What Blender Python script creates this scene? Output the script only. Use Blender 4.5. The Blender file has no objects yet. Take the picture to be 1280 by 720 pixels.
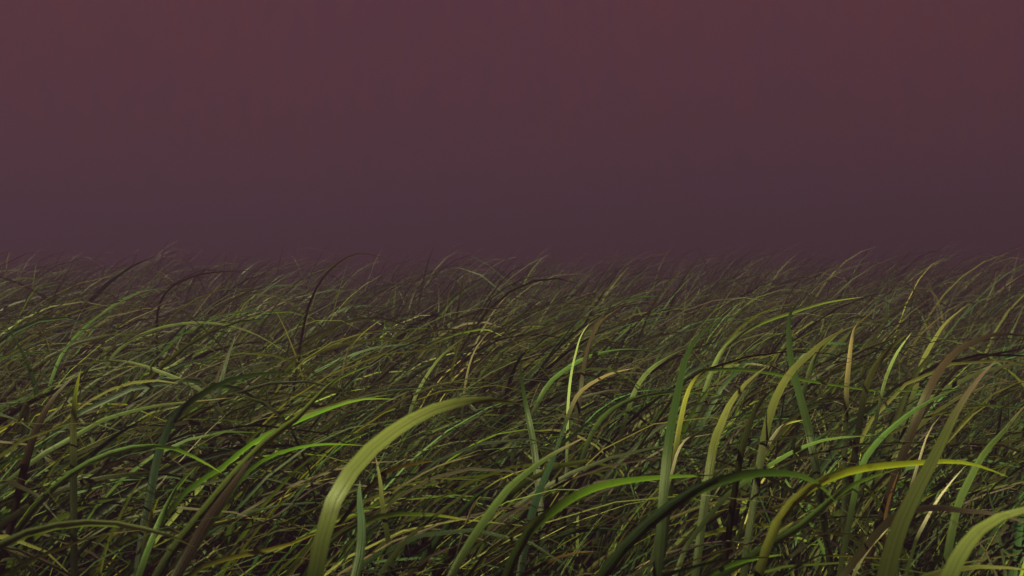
import bpy, math
import numpy as np
from mathutils import Vector

# ------------------------------------------------------------------ camera, sky, sun, exposure
SC = bpy.context.scene
COL = SC.collection
CAM_H = 0.90                      # eye height above the soil
F = 1229.0                        # focal length in pixels of a 1280 px wide picture
PITCH = math.atan((360 - 318) / F)
cam_d = bpy.data.cameras.new('camera')
cam = bpy.data.objects.new('camera', cam_d)
COL.objects.link(cam)
cam.location = (0, 0, CAM_H)
cam.rotation_euler = (math.radians(90) - PITCH, 0, 0)
cam_d.sensor_width = 36.0
cam_d.lens = 36.0 * F / 1280
cam_d.clip_start = 0.02
cam_d.clip_end = 2000
cam_d.dof.use_dof = True
cam_d.dof.focus_distance = 1.55
cam_d.dof.aperture_fstop = 14.0
SC.camera = cam

SUN_EL, SUN_AZ = 54.0, 266.0      # degrees; azimuth measured clockwise from +Y (high on the left)
world = bpy.data.worlds.new('World')
SC.world = world
world.use_nodes = True
nt = world.node_tree
nt.nodes.clear()
N = nt.nodes.new
L = nt.links.new
out = N('ShaderNodeOutputWorld')
bg = N('ShaderNodeBackground')
sky = N('ShaderNodeTexSky')
sky.sky_type = 'NISHITA'
sky.sun_disc = False
sky.sun_elevation = math.radians(SUN_EL)
sky.sun_rotation = math.radians(SUN_AZ)
tint = N('ShaderNodeMix'); tint.data_type = 'RGBA'; tint.blend_type = 'MULTIPLY'
tint.inputs['Factor'].default_value = 1
tint.inputs['B'].default_value = (0.020, 0.0042, 0.0042, 1)
L(sky.outputs[0], tint.inputs['A'])
tc = N('ShaderNodeTexCoord')
sep = N('ShaderNodeSeparateXYZ'); L(tc.outputs['Generated'], sep.inputs[0])
ramp = N('ShaderNodeValToRGB')
cr = ramp.color_ramp
cr.elements[0].position = 0.0;  cr.elements[0].color = (0.066, 0.034, 0.056, 1)
cr.elements[1].position = 1.0;  cr.elements[1].color = (0.018, 0.008, 0.012, 1)
for p, c in ((0.05, (0.080, 0.036, 0.052)), (0.13, (0.090, 0.034, 0.045)), (0.26, (0.104, 0.036, 0.048)), (0.42, (0.034, 0.014, 0.020))):
    e = cr.elements.new(p); e.color = (*c, 1)
L(sep.outputs['Z'], ramp.inputs[0])
noi = N('ShaderNodeTexNoise'); noi.inputs['Scale'].default_value = 3.2; noi.inputs['Detail'].default_value = 5
noi.inputs['Roughness'].default_value = 0.6
L(tc.outputs['Generated'], noi.inputs['Vector'])
nr = N('ShaderNodeValToRGB')
nr.color_ramp.elements[0].position = 0.32; nr.color_ramp.elements[0].color = (0.93, 0.99, 1.06, 1)
nr.color_ramp.elements[1].position = 0.68; nr.color_ramp.elements[1].color = (1.06, 1.0, 0.95, 1)
L(noi.outputs['Fac'], nr.inputs[0])
mul = N('ShaderNodeMix'); mul.data_type = 'RGBA'; mul.blend_type = 'MULTIPLY'; mul.inputs['Factor'].default_value = 1
L(ramp.outputs[0], mul.inputs['A']); L(nr.outputs[0], mul.inputs['B'])
# faint fine mottling of the misty sky, drawn out vertically
mp = N('ShaderNodeMapping'); mp.inputs['Scale'].default_value = (85, 85, 22); L(tc.outputs['Generated'], mp.inputs[0])
fn = N('ShaderNodeTexNoise'); fn.inputs['Scale'].default_value = 1.0; fn.inputs['Detail'].default_value = 4; L(mp.outputs[0], fn.inputs['Vector'])
fr = N('ShaderNodeValToRGB')
fr.color_ramp.elements[0].position = 0.35; fr.color_ramp.elements[0].color = (0.93, 0.99, 1.04, 1)
fr.color_ramp.elements[1].position = 0.65; fr.color_ramp.elements[1].color = (1.07, 1.01, 0.96, 1)
L(fn.outputs['Fac'], fr.inputs[0])
mul2 = N('ShaderNodeMix'); mul2.data_type = 'RGBA'; mul2.blend_type = 'MULTIPLY'; mul2.inputs['Factor'].default_value = 1
L(mul.outputs['Result'], mul2.inputs['A']); L(fr.outputs[0], mul2.inputs['B'])
mul = mul2
mx = N('ShaderNodeMix'); mx.data_type = 'RGBA'; mx.inputs['Factor'].default_value = 0.12
L(mul.outputs['Result'], mx.inputs['A']); L(tint.outputs['Result'], mx.inputs['B'])
L(mx.outputs['Result'], bg.inputs['Color'])
bg.inputs['Strength'].default_value = 0.42
L(bg.outputs[0], out.inputs['Surface'])

sun_d = bpy.data.lights.new('sun', 'SUN')
sun_d.energy = 5.0
sun_d.angle = math.radians(1.5)
sun_d.color = (1.0, 0.93, 0.72)
sun = bpy.data.objects.new('sun', sun_d)
COL.objects.link(sun)
a, e = math.radians(SUN_AZ), math.radians(SUN_EL)
sdir = Vector((math.sin(a) * math.cos(e), math.cos(a) * math.cos(e), math.sin(e)))
sun.rotation_euler = sdir.to_track_quat('Z', 'Y').to_euler()
sun.location = sdir * 50

vs = SC.view_settings
vs.view_transform = 'Standard'; vs.look = 'None'; vs.exposure = 1.45; vs.gamma = 1.0
cy = SC.cycles
cy.max_bounces = 4; cy.diffuse_bounces = 2; cy.glossy_bounces = 2; cy.transmission_bounces = 3
cy.volume_bounces = 1; cy.use_denoising = True
cy.sample_clamp_indirect = 3.0

HAZE_DENSITY = 0.15
HAZE_TOP = 1.75

# ------------------------------------------------------------------ materials
def soil_material():
    m = bpy.data.materials.new('damp_soil'); m.use_nodes = True
    t = m.node_tree; b = t.nodes['Principled BSDF']
    n = t.nodes.new('ShaderNodeTexNoise'); n.inputs['Scale'].default_value = 14; n.inputs['Detail'].default_value = 8
    r = t.nodes.new('ShaderNodeValToRGB')
    r.color_ramp.elements[0].position = 0.3; r.color_ramp.elements[0].color = (0.010, 0.007, 0.005, 1)
    r.color_ramp.elements[1].position = 0.75; r.color_ramp.elements[1].color = (0.040, 0.028, 0.017, 1)
    bm = t.nodes.new('ShaderNodeBump'); bm.inputs['Strength'].default_value = 0.8; bm.inputs['Distance'].default_value = 0.02
    tc = t.nodes.new('ShaderNodeTexCoord')
    t.links.new(tc.outputs['Object'], n.inputs['Vector'])
    t.links.new(n.outputs['Fac'], r.inputs[0]); t.links.new(r.outputs[0], b.inputs['Base Color'])
    t.links.new(n.outputs['Fac'], bm.inputs['Height']); t.links.new(bm.outputs[0], b.inputs['Normal'])
    b.inputs['Roughness'].default_value = 0.95
    return m

def blade_material(name, trans=0.30, rough=0.36, spec=0.12, spots=0.5):
    """Leaf colour comes from each blade's own 'tone' attribute; veins run along the blade, blotches and dry spots on top."""
    m = bpy.data.materials.new(name); m.use_nodes = True
    t = m.node_tree; t.nodes.clear()
    n = t.nodes.new; l = t.links.new
    o = n('ShaderNodeOutputMaterial'); pb = n('ShaderNodeBsdfPrincipled'); tr = n('ShaderNodeBsdfTranslucent'); mix = n('ShaderNodeMixShader')
    at = n('ShaderNodeAttribute'); at.attribute_name = 'tone'
    uv = n('ShaderNodeUVMap'); uv.uv_map = 'blade'
    sp = n('ShaderNodeSeparateXYZ'); l(uv.outputs[0], sp.inputs[0])
    # veins
    mp = n('ShaderNodeMapping'); mp.inputs['Scale'].default_value = (11, 1.6, 1); l(uv.outputs[0], mp.inputs[0])
    vn = n('ShaderNodeTexNoise'); vn.inputs['Scale'].default_value = 1.0; vn.inputs['Detail'].default_value = 3
    l(mp.outputs[0], vn.inputs['Vector'])
    vr = n('ShaderNodeMapRange'); vr.inputs[1].default_value = 0.3; vr.inputs[2].default_value = 0.7; vr.inputs[3].default_value = 0.60; vr.inputs[4].default_value = 1.40
    l(vn.outputs['Fac'], vr.inputs[0])
    c1 = n('ShaderNodeMix'); c1.data_type = 'RGBA'; c1.blend_type = 'MULTIPLY'; c1.inputs['Factor'].default_value = 0.7
    l(at.outputs['Color'], c1.inputs['A'])
    cv = n('ShaderNodeCombineColor'); [l(vr.outputs[0], cv.inputs[i]) for i in range(3)]
    l(cv.outputs[0], c1.inputs['B'])
    # blotches, dry brown and yellow
    tc = n('ShaderNodeTexCoord')
    bn = n('ShaderNodeTexNoise'); bn.inputs['Scale'].default_value = 38; bn.inputs['Detail'].default_value = 6; bn.inputs['Roughness'].default_value = 0.7
    l(tc.outputs['Object'], bn.inputs['Vector'])
    br = n('ShaderNodeMapRange'); br.inputs[1].default_value = 0.56; br.inputs[2].default_value = 0.72; br.inputs[3].default_value = 0; br.inputs[4].default_value = spots
    l(bn.outputs['Fac'], br.inputs[0])
    c2 = n('ShaderNodeMix'); c2.data_type = 'RGBA'; c2.inputs['B'].default_value = (0.040, 0.026, 0.010, 1)
    l(br.outputs[0], c2.inputs['Factor']); l(c1.outputs['Result'], c2.inputs['A'])
    # midrib, slightly paler
    ma = n('ShaderNodeMath'); ma.operation = 'SUBTRACT'; ma.inputs[1].default_value = 0.5; l(sp.outputs[0], ma.inputs[0])
    mb = n('ShaderNodeMath'); mb.operation = 'ABSOLUTE'; l(ma.outputs[0], mb.inputs[0])
    mr = n('ShaderNodeMapRange'); mr.inputs[1].default_value = 0.02; mr.inputs[2].default_value = 0.10; mr.inputs[3].default_value = 0.35; mr.inputs[4].default_value = 0.0
    l(mb.outputs[0], mr.inputs[0])
    c3 = n('ShaderNodeMix'); c3.data_type = 'RGBA'; c3.blend_type = 'ADD'; c3.inputs['B'].default_value = (0.010, 0.012, 0.004, 1)
    l(mr.outputs[0], c3.inputs['Factor']); l(c2.outputs['Result'], c3.inputs['A'])
    bu = n('ShaderNodeBump'); bu.inputs['Strength'].default_value = 0.6; bu.inputs['Distance'].default_value = 0.001
    l(vn.outputs['Fac'], bu.inputs['Height'])
    l(c3.outputs['Result'], pb.inputs['Base Color']); l(bu.outputs[0], pb.inputs['Normal'])
    pb.inputs['Roughness'].default_value = rough
    pb.inputs['Specular IOR Level'].default_value = spec
    pb.inputs['Specular Tint'].default_value = (0.85, 1.0, 0.35, 1)
    tt = n('ShaderNodeMix'); tt.data_type = 'RGBA'; tt.blend_type = 'MULTIPLY'; tt.inputs['Factor'].default_value = 1
    tt.inputs['B'].default_value = (1.35, 1.55, 0.45, 1)
    l(c3.outputs['Result'], tt.inputs['A']); l(tt.outputs['Result'], tr.inputs['Color'])
    mix.inputs[0].default_value = trans
    l(pb.outputs[0], mix.inputs[1]); l(tr.outputs[0], mix.inputs[2]); l(mix.outputs[0], o.inputs['Surface'])
    return m

M_SOIL = soil_material()
M_LEAF = blade_material('living_grass_blade')
M_DRY = blade_material('dry_grass_blade', trans=0.30, rough=0.6, spec=0.10, spots=0.2)

# ------------------------------------------------------------------ mesh helper
def ribbon_mesh(name, P, W, NRM, width, fold, ca, cb, cc, mat, shaded_foot=None):
    """P (n,s,3) centre lines, W width directions, NRM blade normals, width (n,s), fold ratio (n,), tones at foot/middle/tip (n,3)."""
    n, s, _ = P.shape
    hw = width[..., None] * 0.5
    f = (width * fold[:, None])[..., None]
    V = np.stack([P - W * hw + NRM * f * 0.5, P - NRM * f * 0.0, P + W * hw + NRM * f * 0.5], axis=2)   # n,s,3,3
    V = V.reshape(-1, 3).astype(np.float32)
    i = np.arange(n)[:, None, None]; j = np.arange(s - 1)[None, :, None]; k = np.arange(2)[None, None, :]
    base = i * s * 3 + j * 3 + k
    Q = np.stack([base, base + 1, base + 4, base + 3], axis=-1).reshape(-1, 4).astype(np.int32)
    me = bpy.data.meshes.new(name)
    me.vertices.add(len(V)); me.vertices.foreach_set('co', V.ravel())
    nf = len(Q)
    me.loops.add(nf * 4); me.loops.foreach_set('vertex_index', Q.ravel())
    me.polygons.add(nf)
    me.polygons.foreach_set('loop_start', np.arange(nf, dtype=np.int32) * 4)
    me.polygons.foreach_set('use_smooth', np.ones(nf, dtype=bool))
    t = np.linspace(0, 1, s)
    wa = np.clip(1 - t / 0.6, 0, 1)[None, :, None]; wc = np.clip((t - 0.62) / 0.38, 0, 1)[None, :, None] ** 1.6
    if shaded_foot is not None: wc = np.clip((t - shaded_foot - .68 * (1 - shaded_foot)) / (.32 * (1 - shaded_foot)), 0, 1)[None, :, None] ** 1.3
    if shaded_foot is not None: wa = np.clip(1 - (t - shaded_foot) / .14, 0, 1)[None, :, None] * (t < .97)[None, :, None]; wa = wa * (1 - wc)  # foot tone, a painted shade, fades out just above the hidden part
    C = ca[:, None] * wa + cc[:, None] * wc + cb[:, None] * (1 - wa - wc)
    C = np.repeat(C[:, :, None, :], 3, axis=2).reshape(-1, 3)
    C4 = np.concatenate([np.clip(C, 0, 1), np.ones((len(C), 1))], axis=1).astype(np.float32)
    att = me.attributes.new('tone', 'FLOAT_COLOR', 'POINT'); att.data.foreach_set('color', C4.ravel())
    # per-blade offset in U keeps the vein pattern different from blade to blade
    uvl = me.uv_layers.new(name='blade')
    U = np.tile(np.array([0, .5, 1.0]), n * s); Vv = np.repeat(np.tile(t, n), 3)
    uvp = np.stack([U, Vv + np.repeat(np.arange(n) * 3.37, s * 3) % 97], axis=1)
    uvl.data.foreach_set('uv', uvp[Q.ravel()].astype(np.float32).ravel())
    me.materials.append(mat)
    me.update(); me.validate()
    return me

def link(name, me, loc=(0, 0, 0), **props):
    o = bpy.data.objects.new(name, me); o.location = loc; COL.objects.link(o)
    for k, v in props.items(): o[k] = v
    return o

# ------------------------------------------------------------------ the ground
def ground():
    rng = np.random.default_rng(4)
    xs = np.unique(np.concatenate([np.linspace(-6, 6, 61), np.linspace(-60, 60, 41), [-400, -200, 200, 400]]))
    ys = np.unique(np.concatenate([np.linspace(-3, 10, 61), np.linspace(-60, 60, 41), [-400, -200, 200, 400]]))
    vs, fs = [], []
    for y in ys:
        for x in xs:
            z = 0.02 * math.sin(x * 2.1 + 1.3 * math.sin(y)) * math.cos(y * 1.7) + rng.uniform(-.006, .006)
            vs.append((x, y, z))
    w = len(xs)
    for j in range(len(ys) - 1):
        for i in range(w - 1):
            fs.append((j*w+i, j*w+i+1, (j+1)*w+i+1, (j+1)*w+i))
    me = bpy.data.meshes.new('ground'); me.from_pydata(vs, [], fs)
    for p in me.polygons: p.use_smooth = True
    me.materials.append(M_SOIL)
    link('ground', me, kind='structure')
ground()

# ------------------------------------------------------------------ the grass field
GREENS = np.array([[.036, .090, .012], [.056, .110, .014], [.030, .078, .018], [.086, .122, .014], [.034, .080, .018],
                   [.105, .108, .020], [.055, .070, .012], [.112, .135, .026]]) * .60
TIPS = np.array([[.14, .16, .05], [.22, .18, .09], [.09, .12, .04], [.26, .20, .10], [.07, .05, .03]])
FEET = np.array([[.10, .085, .035], [.06, .055, .022], [.08, .05, .03]])
BROWNS = np.array([[.11, .075, .038], [.070, .045, .030], [.16, .12, .06], [.085, .060, .048]])
STRAW = np.array([[.42, .33, .18], [.30, .21, .11], [.50, .41, .25], [.20, .13, .08]])

def wavy(x, y, k, ph):
    return (np.sin(x * 1.3 * k + ph) * np.cos(y * 1.1 * k + 2.1 * ph) + 0.6 * np.sin(x * 2.9 * k - y * 2.3 * k + ph * 3.1)
            + 0.35 * np.cos(x * 5.7 * k + y * 4.9 * k + ph * 1.7)) / 1.95

def grow(name, rng, x, y, az, length, th0, th1, pw, width, roll, twist, fold, ca, cb, cc, s, mat, z0=-0.02):
    n = len(x)
    t = np.linspace(0, 1, s)[None, :]
    th = th0[:, None] + (th1 - th0)[:, None] * t ** pw[:, None]
    kink = np.where(rng.random(n) < .08, rng.uniform(.4, 1.3, n), 0)[:, None]
    kt = rng.uniform(.45, .85, n)[:, None]
    th = th + kink / (1 + np.exp(-(t - kt) * 45))
    side = rng.normal(0, 0.30, n)[:, None] * t ** 1.5 + rng.normal(0, .07, n)[:, None] * np.sin(t * rng.uniform(4, 9, n)[:, None])
    A = az[:, None] + side
    D = np.stack([np.sin(th) * np.cos(A), np.sin(th) * np.sin(A), np.cos(th)], axis=-1)
    step = length[:, None, None] / (s - 1)
    P = np.zeros((n, s, 3)); P[:, 1:] = np.cumsum((D[:, 1:] + D[:, :-1]) * 0.5 * step, axis=1)
    # the sward keeps a fairly even height: lower where it was grazed near the path, a few taller ones further out
    lim = np.interp(np.hypot(x, y), [0.6, 1.2, 2.2, 3.5, 5.0, 8.0, 20.0], [0.58, 0.70, 0.81, .90, .97, 1.04, 1.08]) * rng.uniform(.80, 1.06, n)
    P *= np.minimum(1, lim / np.maximum(P[..., 2].max(axis=1), .01))[:, None, None]
    P[..., 0] += x[:, None]; P[..., 1] += y[:, None]; P[..., 2] += z0
    P[..., 2] = np.maximum(P[..., 2], z0)
    H = np.stack([-np.sin(A), np.cos(A), np.zeros_like(A)], axis=-1)      # horizontal, across the lean
    K = np.cross(H, D)
    r = (roll[:, None] + twist[:, None] * t)[..., None]
    W = H * np.cos(r) + K * np.sin(r)
    NR = np.cross(D, W)
    prof = np.minimum(1, 0.45 + t * 2.6) * np.clip(1 - t ** 2.6, 0, 1) ** 0.75
    wd = width[:, None] * (prof * 0.985 + 0.015)
    return ribbon_mesh(name, P, W, NR, wd, fold, ca, cb, cc, mat)

def scatter(rng, n, dmin, dmax, half_deg, clump, per):
    """clumped roots in a wedge in front of the camera, even per square metre"""
    nc = max(1, n // per)
    d = np.sqrt(rng.uniform(dmin ** 2, dmax ** 2, nc)); a = np.radians(rng.uniform(-half_deg, half_deg, nc))
    cx, cyy = d * np.sin(a), d * np.cos(a)
    idx = rng.integers(0, nc, n)
    off = rng.normal(0, clump, (n, 2))
    return cx[idx] + off[:, 0], cyy[idx] + off[:, 1], off, rng.normal(0, 1, nc)[idx], rng.normal(0, 1, nc)[idx]

def field(name, seed, n, dmin, dmax, half, s, wmul, kind, hmul=1.0, per=30, avoid=0.0, tone='', spots=None):
    rng = np.random.default_rng(seed)
    x, y, off, c1, c2 = scatter(rng, n, dmin, dmax, half, 0.055 if dmax < 6 else 0.085, per)
    if spots is not None:                       # tussocks at given places, coloured brighter to stand in for patches of light
        sp = np.array(spots)[rng.integers(0, len(spots), n)]
        x, y = sp[:, 0] + rng.normal(0, sp[:, 2]), sp[:, 1] + rng.normal(0, sp[:, 2])
    keep = np.hypot(x, y) > avoid
    x, y, off, c1, c2 = x[keep], y[keep], off[keep], c1[keep], c2[keep]
    n = len(x)
    az = rng.normal(0, 0.40, n) + 0.35 * wavy(x, y, 0.6, 1.0) + 0.34 * c1
    out_ = np.arctan2(off[:, 1], off[:, 0])
    az = np.where(rng.random(n) < 0.16, out_ , az)
    patch = wavy(x, y, 0.8, 2.2)
    if kind == 'green':
        length = np.clip(rng.normal(0.79, 0.13, n) + 0.07 * patch + 0.12 * c2, .3, 1.08) * hmul
        tall = rng.random(n) < (0.06 if dmin > 2.8 else 0.0)
        length = np.where(tall, length * 1.17, length)
        th0 = np.clip(rng.normal(0.18, .12, n), 0, .6)
        th1 = np.clip((rng.normal(1.56, .40, n) + .26 * c1) * np.clip(length / .8, .5, 1.12), .5, 3.0)
        th1 = np.where(tall, np.minimum(th1, 1.9), th1)
        pw = rng.uniform(1.7, 3.4, n)
        width = np.clip(rng.lognormal(math.log(.0063), .50, n), .0018, .015) * wmul
        w_ = rng.random((n, 1))
        ti = np.clip((patch * 1.3 + rng.normal(0, .8, n) + 1.3 * c2 + 3.5), 0, 7).astype(int)
        cb = GREENS[ti] * np.minimum(rng.lognormal(-.70 if dmin < 2.5 else (-.98 if dmin < 7 else -1.5), .90, (n, 1)) * np.exp(.34 * c1)[:, None], 2.6)  # blades further off painted darker to help them dissolve into the haze
        if tone == 'fine':
            width = width * .48; cb = cb * 2.0 * np.array([1.15, 1.0, 1.1]); length = length * 1.03  # thin blades coloured paler to serve as painted highlights
        if tone == 'fresh':
            cb = cb * 1.6 * np.array([1.0, 1.0, 1.0]); width = width * .8; length = length * 1.06  # colour lifted so these tussocks look sunlit
        brown = (rng.random(n) < (0.04 if tone else 0.14)) & ~tall & (th1 > 1.1)
        cb = np.where(brown[:, None], BROWNS[rng.integers(0, 4, n)] * rng.uniform(.2, .65, (n, 1)), cb)
        width = np.where(brown, np.minimum(width, .006), width)
        cc = np.where(w_ < .62, cb * 1.15, TIPS[rng.integers(0, 5, n)] * np.clip(rng.lognormal(-1.1, .7, (n, 1)), .1, 1.2))
        ca = FEET[rng.integers(0, 3, n)] * .16 + cb * .12  # feet painted dark to deepen the shade between stems
    else:
        length = np.clip(rng.normal(0.50, 0.16, n), .12, .9) * hmul
        th0 = np.clip(rng.normal(0.40, .35, n), 0, 1.4)
        th1 = np.clip(rng.normal(1.75, .6, n), .4, 2.9)
        pw = rng.uniform(.6, 3.0, n)
        az = np.where(rng.random(n) < .4, rng.uniform(-math.pi, math.pi, n), az)
        width = np.clip(rng.lognormal(math.log(.0026), .4, n), .0012, .008) * wmul
        ca = STRAW[rng.integers(0, 4, n)] * .6; cb = STRAW[rng.integers(0, 4, n)] * np.clip(rng.lognormal(-1.75, 1.25, (n, 1)), .03, 1.5); cc = cb * 1.1; ca = cb * .5  # most straw coloured dark, feet darker still, as painted shade low down
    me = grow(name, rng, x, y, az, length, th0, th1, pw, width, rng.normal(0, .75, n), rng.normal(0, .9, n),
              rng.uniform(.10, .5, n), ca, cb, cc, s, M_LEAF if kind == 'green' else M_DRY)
    return me

def join(name, meshes, mat, **props):
    """one object out of several freshly grown meshes"""
    obs = [bpy.data.objects.new(name, m) for m in meshes]
    for o in obs: COL.objects.link(o)
    if len(obs) > 1:
        with bpy.context.temp_override(active_object=obs[0], selected_objects=obs, selected_editable_objects=obs, object=obs[0]):
            bpy.ops.object.join()
    for k, v in props.items(): obs[0][k] = v
    return obs[0]

join('grass', [
    field('grass', 11, 1700, 0.35, 1.05, 60, 16, 1.0, 'green', hmul=.78),
    field('grass', 16, 900, 0.85, 2.2, 42, 20, 1.3, 'green', hmul=1.10, per=8),
    field('grass', 12, 3700, 0.95, 3.2, 42, 16, 1.15, 'green', hmul=1.06),
    field('grass', 19, 620, 1, 2, 40, 16, 1.2, 'green', hmul=1.06, tone='fresh', spots=[(-.40, 2.75, .20), (-.22, 3.0, .20), (.80, 2.15, .16), (.92, 2.5, .2), (-1.1, 2.6, .16), (.15, 1.9, .14), (-.7, 1.8, .12)]),  # patches of light painted in as brighter blades
    field('grass', 17, 2700, 1.0, 3.4, 40, 14, 1.0, 'green', hmul=1.02, per=9, tone='fine'),
    field('grass', 18, 3300, 3.0, 8.5, 36, 11, 1.4, 'green', hmul=1.08, per=9, tone='fine'),
    field('grass', 13, 7600, 2.8, 8.0, 36, 13, 1.55, 'green', hmul=1.12),
    field('grass', 14, 10500, 7.4, 22.0, 33, 10, 2.1, 'green', hmul=1.14),
    field('grass', 15, 5000, 0.5, 4.0, 180, 8, 1.3, 'green', hmul=.72, avoid=.6),
], M_LEAF, label='dense field of long green grass bent to the right by the wind', category='grass', kind='stuff')
join('dry_grass', [
    field('dry_grass', 21, 2600, 0.4, 1.3, 60, 12, 1.0, 'dry', hmul=.95),
    field('dry_grass', 22, 1700, 1.2, 4.0, 42, 10, 1.0, 'dry'),
    field('dry_grass', 23, 4500, 4.0, 9.0, 36, 8, 1.3, 'dry', hmul=1.15),
], M_DRY, label='dead straw coloured grass tangled low among the green blades', category='dry grass', kind='stuff')

# ------------------------------------------------------------------ single blades that stand out in front
C = dict(
    lime=((.04, .065, .015), (.105, .120, .034), (.055, .068, .032)),
    yellow=((.11, .12, .02), (.20, .20, .035), (.12, .13, .035)),
    olive=((.06, .065, .015), (.105, .110, .028), (.12, .105, .045)),
    darkolive=((.035, .045, .012), (.050, .060, .014), (.05, .05, .018)),
    green=((.035, .06, .018), (.075, .125, .030), (.085, .12, .045)),
    fresh=((.05, .10, .03), (.10, .185, .045), (.15, .19, .07)),
    pale=((.07, .11, .03), (.16, .21, .07), (.26, .27, .13)),
    teal=((.020, .045, .022), (.038, .080, .038), (.065, .10, .05)),
    darkteal=((.022, .040, .020), (.032, .056, .028), (.055, .075, .04)),
    deep=((.020, .035, .010), (.030, .058, .014), (.035, .065, .018)),
    sage=((.06, .085, .04), (.17, .21, .09), (.12, .10, .08)),
    brown=((.05, .035, .02), (.075, .052, .030), (.09, .06, .05)),
    darkbrown=((.025, .015, .012), (.035, .020, .017), (.06, .04, .035)),
    mauve=((.06, .045, .035), (.07, .052, .040), (.13, .10, .075)),
    broad=((.034, .042, .012), (.052, .060, .018), (.17, .105, .095)),
    tan=((.10, .08, .035), (.26, .20, .09), (.34, .27, .13)),
    rust=((.08, .04, .015), (.15, .075, .025), (.17, .11, .04)),
    straw=((.26, .20, .11), (.46, .37, .21), (.50, .42, .26)),
    cream=((.36, .30, .19), (.60, .52, .35), (.62, .55, .38)),
    greentan=((.05, .09, .025), (.085, .125, .035), (.34, .25, .16)),
    browngreen=((.06, .045, .02), (.10, .13, .032), (.20, .27, .09)),  # middle and tip raised in colour to look lit
)
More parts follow.
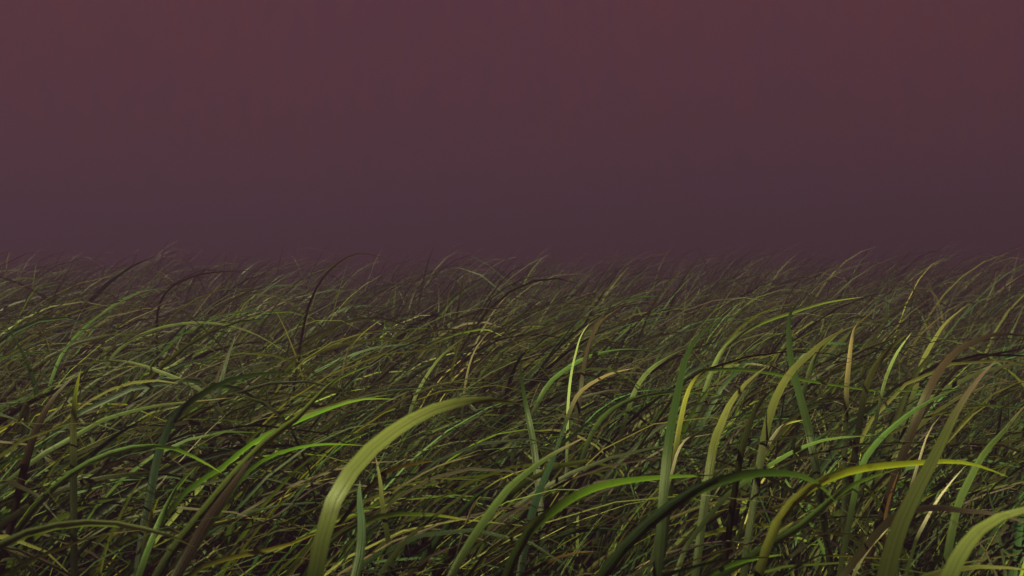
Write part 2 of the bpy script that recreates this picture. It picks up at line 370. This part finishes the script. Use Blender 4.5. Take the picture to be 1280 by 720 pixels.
# tone, width in px, distance at foot, distance at tip, twist, picture track from low end to tip, label
B = [
 ('lime', 31, .58, .78, .06, [(390,735),(402,672),(420,618),(452,572),(495,536),(545,510),(600,499),(655,505)], 'broad soft yellow green blade arching right from the bottom edge left of the middle'),
 ('sage', 15, .70, .80, .3, [(-50,712),(0,681),(50,661),(110,653),(160,657),(215,670),(244,684)], 'pale grey green blade lying in a long low arch across the bottom left corner'),
 ('fresh', 9.5, .98, 1.05, .3, [(28,655),(60,616),(105,581),(160,560),(212,559),(250,575),(278,592)], 'fresh green blade arched like a bridge above the low grey green one at left'),
 ('greentan', 8.5, 1.1, 1.25, .5, [(-40,645),(0,610),(50,570),(97,543),(130,524),(190,508),(240,502),(292,497)], 'green blade rising from the left edge that runs flat into a thin olive end'),
 ('darkolive', 10, 1.02, 1.1, .2, [(-30,680),(10,650),(52,623),(110,601),(170,592),(212,593),(254,603)], 'dark olive blade passing under the fresh green arch at lower left'),
 ('teal', 14, 1.0, 1.22, .4, [(180,662),(189,612),(199,565),(219,520),(250,494),(290,474),(330,467),(380,466)], 'wide blue green blade that stands up behind the left arch then bends flat right'),
 ('fresh', 10, .86, .92, .3, [(172,724),(184,690),(199,652),(216,617),(232,596),(247,582)], 'upright green blade with a pale pointed tip beside the small yellow leaf'),
 ('fresh', 8.5, 1.0, 1.25, .3, [(200,655),(235,612),(276,586),(310,558),(345,539),(379,524),(420,508),(455,499),(497,499)], 'thin green blade that crosses behind the wide dark dead one and ends flat'),
 ('browngreen', 13, .84, 1.1, .2, [(193,724),(220,681),(258,634),(296,589),(333,551),(366,527),(385,508),(405,487),(428,470),(466,456)], 'long blade with a brown foot and bright green raised tip left of the middle'),
 ('tan', 8, .84, .92, .2, [(225,728),(260,705),(318,691),(357,682),(400,664),(442,652)], 'yellow tan blade lying almost flat at the bottom edge behind the broad arched one'),
 ('greentan', 8, .88, 1.0, .4, [(380,722),(398,695),(416,674),(440,660),(480,644),(532,643),(560,646),(598,652)], 'green blade with a dry pinkish end lying across the bottom just left of the middle'),
 ('darkteal', 16, .76, .86, .3, [(440,735),(450,692),(452,655),(449,622),(450,600)], 'short dark blue green blade standing straight up at the bottom edge'),
 ('mauve', 5.5, 1.0, 1.1, .4, [(258,724),(288,690),(320,662),(357,637),(388,613),(428,596)], 'thin dull mauve blade sloping up behind the broad yellow green arch'),
 ('greentan', 14, .80, 1.0, .6, [(560,728),(580,690),(606,650),(634,612),(658,591),(690,568),(734,545)], 'stout green blade with a sandy tip leaning right at the centre bottom'),
 ('straw', 4.5, .95, 1.05, .3, [(572,690),(588,640),(606,612),(634,595),(660,586)], 'curved dry strip hugging the left side of the stout central blade'),
 ('green', 17, .72, .92, .3, [(628,735),(640,702),(660,666),(690,640),(722,619),(762,605),(822,597),(895,594)], 'wide mid green blade sweeping right from the bottom centre to the tall dark stem'),
 ('darkteal', 19, .68, .82, .5, [(742,735),(775,690),(805,660),(840,632),(877,610),(915,597),(958,591),(997,594),(1024,606),(1044,627)], 'wide dark blue green blade arching right below the wide mid green one'),
 ('deep', 16, .82, 1.2, .5, [(820,735),(826,660),(832,580),(840,524),(847,490),(853,462),(862,436),(880,414),(902,396)], 'tall dark green blade standing straight up right of the middle with a bent bright tip'),
 ('yellow', 8, 1.05, 1.2, .3, [(840,600),(846,553),(852,520),(859,492),(869,473),(879,465)], 'short yellow green blade tucked against the right side of the tall dark upright one'),
 ('deep', 11, 1.2, 1.3, .3, [(672,600),(667,557),(661,525),(655,495),(651,465),(652,444)], 'narrow dark green blade standing upright near the middle of the field'),
 ('yellow', 16, .74, .92, .5, [(944,735),(960,682),(973,652),(997,622),(1027,602),(1060,590),(1092,584),(1135,580),(1185,577),(1222,582),(1262,597)], 'yellow green blade in a long flat arch with a thin brown end at lower right'),
 ('green', 12, .80, .98, .3, [(885,728),(925,705),(960,682),(997,660),(1030,632),(1058,611),(1085,598),(1122,586)], 'mid green blade running just below the yellow arch at lower right'),
 ('fresh', 9, .75, .80, .2, [(868,732),(890,717),(915,706),(945,698),(980,693)], 'short blunt light green blade at the bottom edge under the yellow arch'),
 ('broad', 30, .58, .80, .6, [(1102,740),(1113,692),(1127,650),(1146,610),(1165,575),(1182,540),(1200,505),(1222,474),(1247,448)], 'very wide brown olive blade with a pink pointed tip rising at the right'),
 ('lime', 27, .52, .60, .4, [(1176,745),(1195,700),(1219,666),(1249,646),(1290,634),(1340,640)], 'out of focus yellow green blade curving off the right edge in the bottom corner'),
 ('olive', 12, .68, .74, .3, [(1120,742),(1160,720),(1200,711),(1240,708),(1300,714)], 'olive blade lying flat along the bottom right corner'),
 ('greentan', 11, .92, 1.1, .4, [(1180,720),(1195,640),(1209,606),(1230,567),(1254,540),(1270,520),(1284,504)], 'olive green blade with a tan point leaning into the right edge'),
 ('fresh', 9, .98, 1.25, .4, [(1064,640),(1076,585),(1094,556),(1116,534),(1140,515),(1165,500),(1190,489),(1208,484)], 'light green blade arching up to the waist of the very wide brown olive one'),
 ('green', 4.5, 1.3, 1.45, .3, [(845,492),(866,467),(890,462),(922,462),(960,466),(997,474),(1047,482),(1100,489),(1150,488),(1206,484)], 'thin wiry green blade stretched level across the right half of the field'),
 ('olive', 12, 1.02, 1.5, .4, [(948,590),(958,535),(970,497),(987,467),(1007,447),(1030,427),(1048,416),(1070,406)], 'olive blade curving up to the right beside the dark kinked one'),
 ('deep', 12, 1.15, 1.5, .6, [(1022,600),(1013,548),(1006,518),(997,484),(989,450),(986,417),(988,392),(999,377)], 'dark green kinked blade leaning left with its tip above the others at right'),
 ('pale', 7, 1.75, 2.1, .4, [(866,535),(880,492),(890,464),(902,440),(917,425),(937,411),(962,400),(993,390),(1034,378),(1080,371)], 'slender light green blade in a tall open arch right of the middle'),
 ('olive', 13, 1.0, 1.15, .4, [(882,620),(892,555),(902,528),(911,507),(925,487),(941,471),(963,455)], 'matt olive blade with a sharp tip just right of the tall dark upright one'),
 ('darkolive', 10, 1.0, 1.15, .4, [(915,640),(925,575),(934,540),(944,513),(955,498),(966,487)], 'dark olive blade close behind the matt olive pointed one'),
 ('tan', 6.5, 1.45, 1.55, .3, [(706,530),(719,498),(729,486),(746,475),(766,466),(794,460)], 'golden tan blade curving right near the middle of the field'),
 ('green', 7, 1.25, 1.45, .3, [(722,590),(738,545),(755,520),(777,505),(804,495),(842,490),(880,491),(920,498)], 'green blade arching low behind the tall dark upright one'),
 ('fresh', 7, 1.6, 1.8, .3, [(664,520),(684,482),(704,464),(728,449),(758,440),(794,437),(834,443)], 'green blade in a shallow arch above the golden tan one'),
 ('darkbrown', 3.4, 2.3, 2.45, .3, [(197,460),(196,407),(199,382),(209,364),(228,351),(257,342),(293,339),(330,338)], 'thin dark brown blade hooked over to the right above the left part of the field'),
 ('darkbrown', 4.2, 2.0, 2.2, .3, [(368,480),(373,445),(379,411),(387,380),(402,350),(420,331),(438,320),(456,317),(487,325)], 'tall dark brown blade hooked over against the dusk left of the middle'),
 ('pale', 5, 1.9, 2.1, .3, [(128,470),(141,445),(155,432),(173,420),(207,408),(248,403),(286,407),(322,419),(364,444)], 'thin pale blade drawn in a wide arch across the left part of the field'),
 ('sage', 6, 1.5, 1.6, .3, [(280,520),(257,492),(230,477),(200,465),(170,455),(140,451),(108,454),(74,460)], 'grey green blade arching over to the left with a thin mauve end'),
 ('teal', 6, 1.5, 1.65, .3, [(140,560),(155,520),(176,494),(200,472),(225,457),(252,450),(281,449),(302,453)], 'blue green blade in an arch behind the grey green left leaning one'),
 ('fresh', 5, 1.8, 2.0, .3, [(50,540),(58,497),(67,467),(78,442),(95,420),(117,400),(148,379),(183,362)], 'slender green blade rising in a long slant near the left edge'),
 ('olive', 11, 1.05, 1.1, .3, [(92,580),(92,535),(94,495),(101,461)], 'flat olive blade standing upright at left'),
 ('brown', 12, 1.05, 1.1, .4, [(24,610),(38,555),(56,513),(76,486),(101,463)], 'brown olive blade whose tip touches the flat upright one at left'),
 ('deep', 8, 1.5, 1.6, .3, [(268,530),(276,478),(286,443),(296,415)], 'short dark blade pointing up between the arches at left'),
 ('pale', 5, 1.6, 1.75, .3, [(506,545),(514,510),(522,490),(535,467),(551,446),(571,429),(585,420)], 'bright thin blade bowed to the right near the middle'),
 ('pale', 4, 1.95, 2.1, .3, [(495,455),(517,440),(549,425),(577,416),(608,412),(629,421)], 'pale thread like blade bent flat above the bright bowed one'),
 ('straw', 3.4, 1.7, 1.75, .2, [(428,475),(430,455),(437,435),(455,415),(477,399)], 'bright straw stalk curving up left of the bowed blades'),
 ('straw', 3.4, 1.6, 1.7, .2, [(579,505),(581,485),(587,455),(597,432),(612,414)], 'bright straw stalk standing right of the bowed blades'),
 ('pale', 7, 1.5, 1.65, .3, [(1002,505),(1010,470),(1017,450),(1028,434),(1045,419),(1054,410)], 'light green pointed blade just right of the dark kinked one'),
 ('tan', 8, 1.4, 1.6, .4, [(1058,510),(1059,480),(1062,450),(1065,425),(1071,406),(1091,390)], 'tan brown upright blade with a bent pointed tip in the bright clump at right'),
 ('olive', 10, 1.35, 1.5, .4, [(1076,520),(1082,487),(1092,462),(1107,442),(1122,427),(1134,418)], 'olive blade leaning right in the middle of the bright clump at right'),
 ('pale', 5, 1.4, 1.5, .3, [(1098,510),(1105,480),(1112,460),(1123,438),(1140,415)], 'narrow pale blade at the right side of the bright clump'),
 ('olive', 8, 1.6, 1.8, .4, [(1136,510),(1145,480),(1153,451),(1167,425),(1183,402),(1208,382)], 'olive blade reaching up and right beyond the bright clump'),
 ('brown', 12, 1.2, 1.35, .5, [(1122,585),(1144,527),(1160,488),(1176,460),(1198,437),(1222,425),(1248,417),(1290,420)], 'wide brown blade bending over towards the right edge behind the pink tipped one'),
 ('darkbrown', 5, 1.5, 1.6, .3, [(1180,480),(1198,460),(1226,447),(1256,440),(1290,434)], 'thin dark blade nearly level at the right edge under the wide brown bend'),
 ('brown', 6, 1.5, 1.7, .4, [(722,520),(727,480),(730,455),(736,430),(747,402),(762,385)], 'dark brown slim blade standing up in the middle beside a pale stalk'),
 ('tan', 5, 1.7, 1.8, .3, [(738,430),(745,410),(758,397),(781,381)], 'short golden blade with a lit tip touching the dark brown slim one'),
 ('pale', 4.5, 1.4, 1.7, .2, [(708,580),(709,550),(710,505),(714,467),(720,440),(726,420),(737,403)], 'pale green stalk standing almost straight in the middle'),
 ('pale', 7, 1.35, 1.5, .3, [(780,530),(790,497),(800,477),(815,460),(835,447),(860,434)], 'light olive blade curving right between the golden tan and the tall dark blades'),
 ('fresh', 6.5, 1.0, 1.1, .3, [(285,622),(304,596),(322,580),(346,567),(376,559),(408,555),(458,557)], 'green blade in a flat arch reaching the back of the broad yellow green one'),
 ('rust', 7, .98, 1.05, .3, [(452,620),(478,593),(507,582),(544,576)], 'rust coloured blade pointing right from behind the broad yellow green one'),
 ('straw', 3, .98, 1.05, .2, [(478,632),(493,614),(520,597),(552,581),(604,566)], 'thin bright straw slanting up just below the rust coloured blade'),
 ('olive', 8, .95, 1.0, .3, [(486,680),(478,632),(475,600),(469,568)], 'olive stem standing upright right of the broad yellow green blade'),
 ('rust', 4.5, .92, 1.0, .2, [(1106,700),(1105,660),(1111,626),(1124,588)], 'reddish brown stalk rising left of the very wide brown olive blade'),
 ('straw', 5, .82, .88, .2, [(1062,732),(1070,712),(1086,686),(1113,658)], 'bright golden straw slanting up left of the very wide brown olive blade'),
 ('straw', 3, .84, .86, .2, [(1020,694),(1060,695),(1102,698),(1150,700)], 'straight golden straw lying level at lower right'),
 ('cream', 5, .90, .98, .3, [(1146,672),(1156,653),(1168,631),(1186,606),(1207,582)], 'cream coloured dry strip forked behind the very wide brown olive blade'),
 ('cream', 5, .98, 1.1, .3, [(1138,612),(1144,592),(1151,570),(1157,550),(1167,530),(1179,516)], 'cream coloured curl hugging the left side of the very wide brown olive blade'),
 ('mauve', 12, .84, .88, .3, [(1110,650),(1140,638),(1172,634),(1210,639),(1250,643),(1300,660)], 'dull purple brown blade lying level behind the corner yellow green one'),
 ('cream', 5, 1.1, 1.2, .3, [(950,585),(960,557),(972,538),(985,529),(1004,525)], 'curled cream coloured strip near the foot of the dark kinked blade'),
 ('green', 8, 1.0, 1.1, .3, [(905,622),(930,602),(961,582),(996,562),(1034,549),(1100,543)], 'dull green blade running level behind the long yellow arch'),
 ('mauve', 6.5, .82, .95, .3, [(580,728),(610,690),(640,670),(670,648),(698,629)], 'purple brown blade sloping up behind the foot of the wide mid green one'),
 ('rust', 7, .82, .88, .3, [(640,732),(658,716),(690,700),(716,691),(750,689)], 'brown and gold blade lying low at the bottom edge right of the centre'),
 ('cream', 4.5, 1.0, 1.1, .3, [(834,612),(840,590),(847,565),(857,550),(874,539)], 'cream coloured strip curling out from behind the tall dark upright blade'),
 ('teal', 12, .98, 1.15, .3, [(655,690),(665,642),(677,607),(690,577),(703,541),(712,520)], 'blue green upright blade between the two wide central ones'),
 ('darkolive', 8, .88, 1.0, .3, [(470,724),(500,683),(528,657),(570,625),(616,595)], 'dark olive blade sloping up to the stout central one'),
 ('darkbrown', 7, .84, .9, .3, [(500,732),(514,716),(538,695),(584,676)], 'dark brown dead blade bending low at the bottom edge left of the stout central one'),
 ('mauve', 6, .86, .92, .3, [(-20,732),(12,714),(50,695),(85,682),(114,672),(158,661)], 'grey brown dry blade lying under the low pale arch in the left corner'),
 ('darkbrown', 17, .80, .95, .5, [(208,740),(235,692),(258,650),(285,613),(310,578),(333,545)], 'wide dark brown dead blade slanting up to the right at lower left'),
 ('yellow', 10, .98, 1.0, .2, [(180,690),(185,660),(190,640),(199,621)], 'small bright yellow pointed leaf tip at lower left'),
]

cp, sp_ = math.cos(PITCH), math.sin(PITCH)
def at(px, py, d):
    """the point at distance d (along the view axis) seen at a picture position"""
    cx = (px - 640) / F * d; cz = (360 - py) / F * d
    return np.array([cx, d * cp + cz * sp_, CAM_H - d * sp_ + cz * cp])

def catmull(pts, m):
    pts = np.array(pts, float)
    p = np.vstack([2 * pts[0] - pts[1], pts, 2 * pts[-1] - pts[-2]])
    res = []
    for i in range(1, len(p) - 2):
        for k in range(m):
            t = k / m
            res.append(.5 * ((2*p[i]) + (-p[i-1] + p[i+1]) * t + (2*p[i-1] - 5*p[i] + 4*p[i+1] - p[i+2]) * t*t + (-p[i-1] + 3*p[i] - 3*p[i+1] + p[i+2]) * t**3))
    res.append(p[-2])
    return np.array(res)

def resample(pts, s):
    seg = np.r_[0, np.cumsum(np.linalg.norm(np.diff(pts, axis=0), axis=1))]
    u = np.linspace(0, seg[-1], s)
    return np.stack([np.interp(u, seg, pts[:, k]) for k in range(3)], axis=1), seg[-1]

def single_blade(i, tone, wpx, d0, d1, twist, track, label):
    rng = np.random.default_rng(900 + i)
    m = len(track)
    bow = rng.uniform(-.03, .05)
    P = [at(px, py, d0 + (d1 - d0) * (k / (m - 1)) ** 1.3 + bow * math.sin(math.pi * k / (m - 1))) for k, (px, py) in enumerate(track)]
    # the blade goes on down to the soil, steepening towards its root
    tan = P[0] - P[1]; tan /= np.linalg.norm(tan)
    h = P[0][2]
    horiz = np.array([tan[0], tan[1], 0]); hl = np.linalg.norm(horiz)
    if tan[2] > -0.15: tan[2] = -0.15
    reach = min(.16, h * .5) * min(1, hl * 1.3)
    foot = P[0] + (horiz / max(hl, 1e-3)) * reach; foot[2] = -0.01
    q1 = P[0] + tan * h * .35; q2 = foot + np.array([0, 0, h * .40])
    low = [((1-t)**3) * foot + 3*t*(1-t)**2 * q2 + 3*t*t*(1-t) * q1 + t**3 * P[0] for t in np.linspace(0, 1, 9)[:-1]]
    line = np.vstack([np.array(low), catmull(P, 6)])
    pts, total = resample(line, 44)
    hidden = np.sum(np.linalg.norm(np.diff(np.vstack([np.array(low), P[0]]), axis=0), axis=1)) / total
    T = np.gradient(pts, axis=0); T /= np.linalg.norm(T, axis=1)[:, None]
    eye = np.array([0, 0, CAM_H])
    view = eye - pts; view /= np.linalg.norm(view, axis=1)[:, None]
    W0 = np.cross(T, view); W0 /= np.linalg.norm(W0, axis=1)[:, None]
    K = np.cross(W0, T)
    t = np.linspace(0, 1, 44)
    r0 = rng.uniform(-.35, .35) if wpx < 24 else rng.uniform(-.12, .12)
    if i == 0: r0 = .55                          # the broad arched blade turns its face up to the light
    r = (r0 + twist * rng.choice([-1, 1]) * (t - .5) * 2)[:, None]
    W = W0 * np.cos(r) + K * np.sin(r)
    NR = np.cross(T, W)
    v = np.clip((t - hidden) / (1 - hidden), 0, 1)
    width = wpx * d0 / F * (.9 if wpx < 14 else .82)
    end = np.clip(1 - v ** 2.2, 0, 1) ** .8
    low_w = np.minimum(1, .5 + .5 * (t / max(hidden + .08, .2)) ** 2)
    wd = width * (low_w * end * .98 + .02)
    # tones: the middle tone sits on the visible part
    gain = 1.5 if tone in ('browngreen', 'darkteal') else .72 if 'dark' in tone or tone in ('deep', 'brown', 'mauve', 'rust', 'teal', 'broad') else 1.4  # browngreen and darkteal brightened in colour in place of light on them
    ca, cb, cc = [np.array(c)[None] * gain * (1, 1.04, .75) for c in C[tone]]
    ca = np.minimum(ca * .40, np.array([.016, .024, .005]))  # foot painted very dark, standing in for shade low in the grass
    if tone in ('pale', 'fresh', 'lime', 'sage', 'green', 'yellow'): cb = cb * 1.25; cc = cc * 1.35  # tones lifted to paint in the glint of lit blade tops
    base = pts[0].copy(); base[2] = 0
    me = ribbon_mesh('grass_blade', (pts - base)[None], W[None], NR[None], wd[None], np.array([rng.uniform(.12, .32)]), ca, cb, cc,
                     M_DRY if tone in ('straw', 'cream', 'tan') else M_LEAF, shaded_foot=hidden)
    link('grass_blade', me, tuple(base), label=label, category='dry stalk' if tone in ('straw', 'cream') else 'grass blade',
         group='single grass blades in the foreground')

for i, b in enumerate(B):
    single_blade(i, *b)

# ------------------------------------------------------------------ the misty air
def haze():
    x0, x1, y0, y1, z0, z1 = -402, 402, -402, 402, -1.1, HAZE_TOP
    vs = [(x, y, z) for z in (z0, z1) for x, y in ((x0, y0), (x1, y0), (x1, y1), (x0, y1))]
    fs = [(3, 2, 1, 0), (4, 5, 6, 7), (0, 1, 5, 4), (1, 2, 6, 5), (2, 3, 7, 6), (3, 0, 4, 7)]
    me = bpy.data.meshes.new('haze'); me.from_pydata(vs, [], fs)
    m = bpy.data.materials.new('evening_mist'); m.use_nodes = True
    t = m.node_tree; t.nodes.clear()
    o = t.nodes.new('ShaderNodeOutputMaterial'); v = t.nodes.new('ShaderNodeVolumePrincipled')
    v.inputs['Color'].default_value = (0.066, 0.036, 0.062, 1)
    v.inputs['Density'].default_value = HAZE_DENSITY
    v.inputs['Anisotropy'].default_value = 0.1
    t.links.new(v.outputs[0], o.inputs['Volume'])
    me.materials.append(m)
    link('haze', me, kind='stuff', label='mauve evening mist hanging over the whole field', category='mist')
haze()
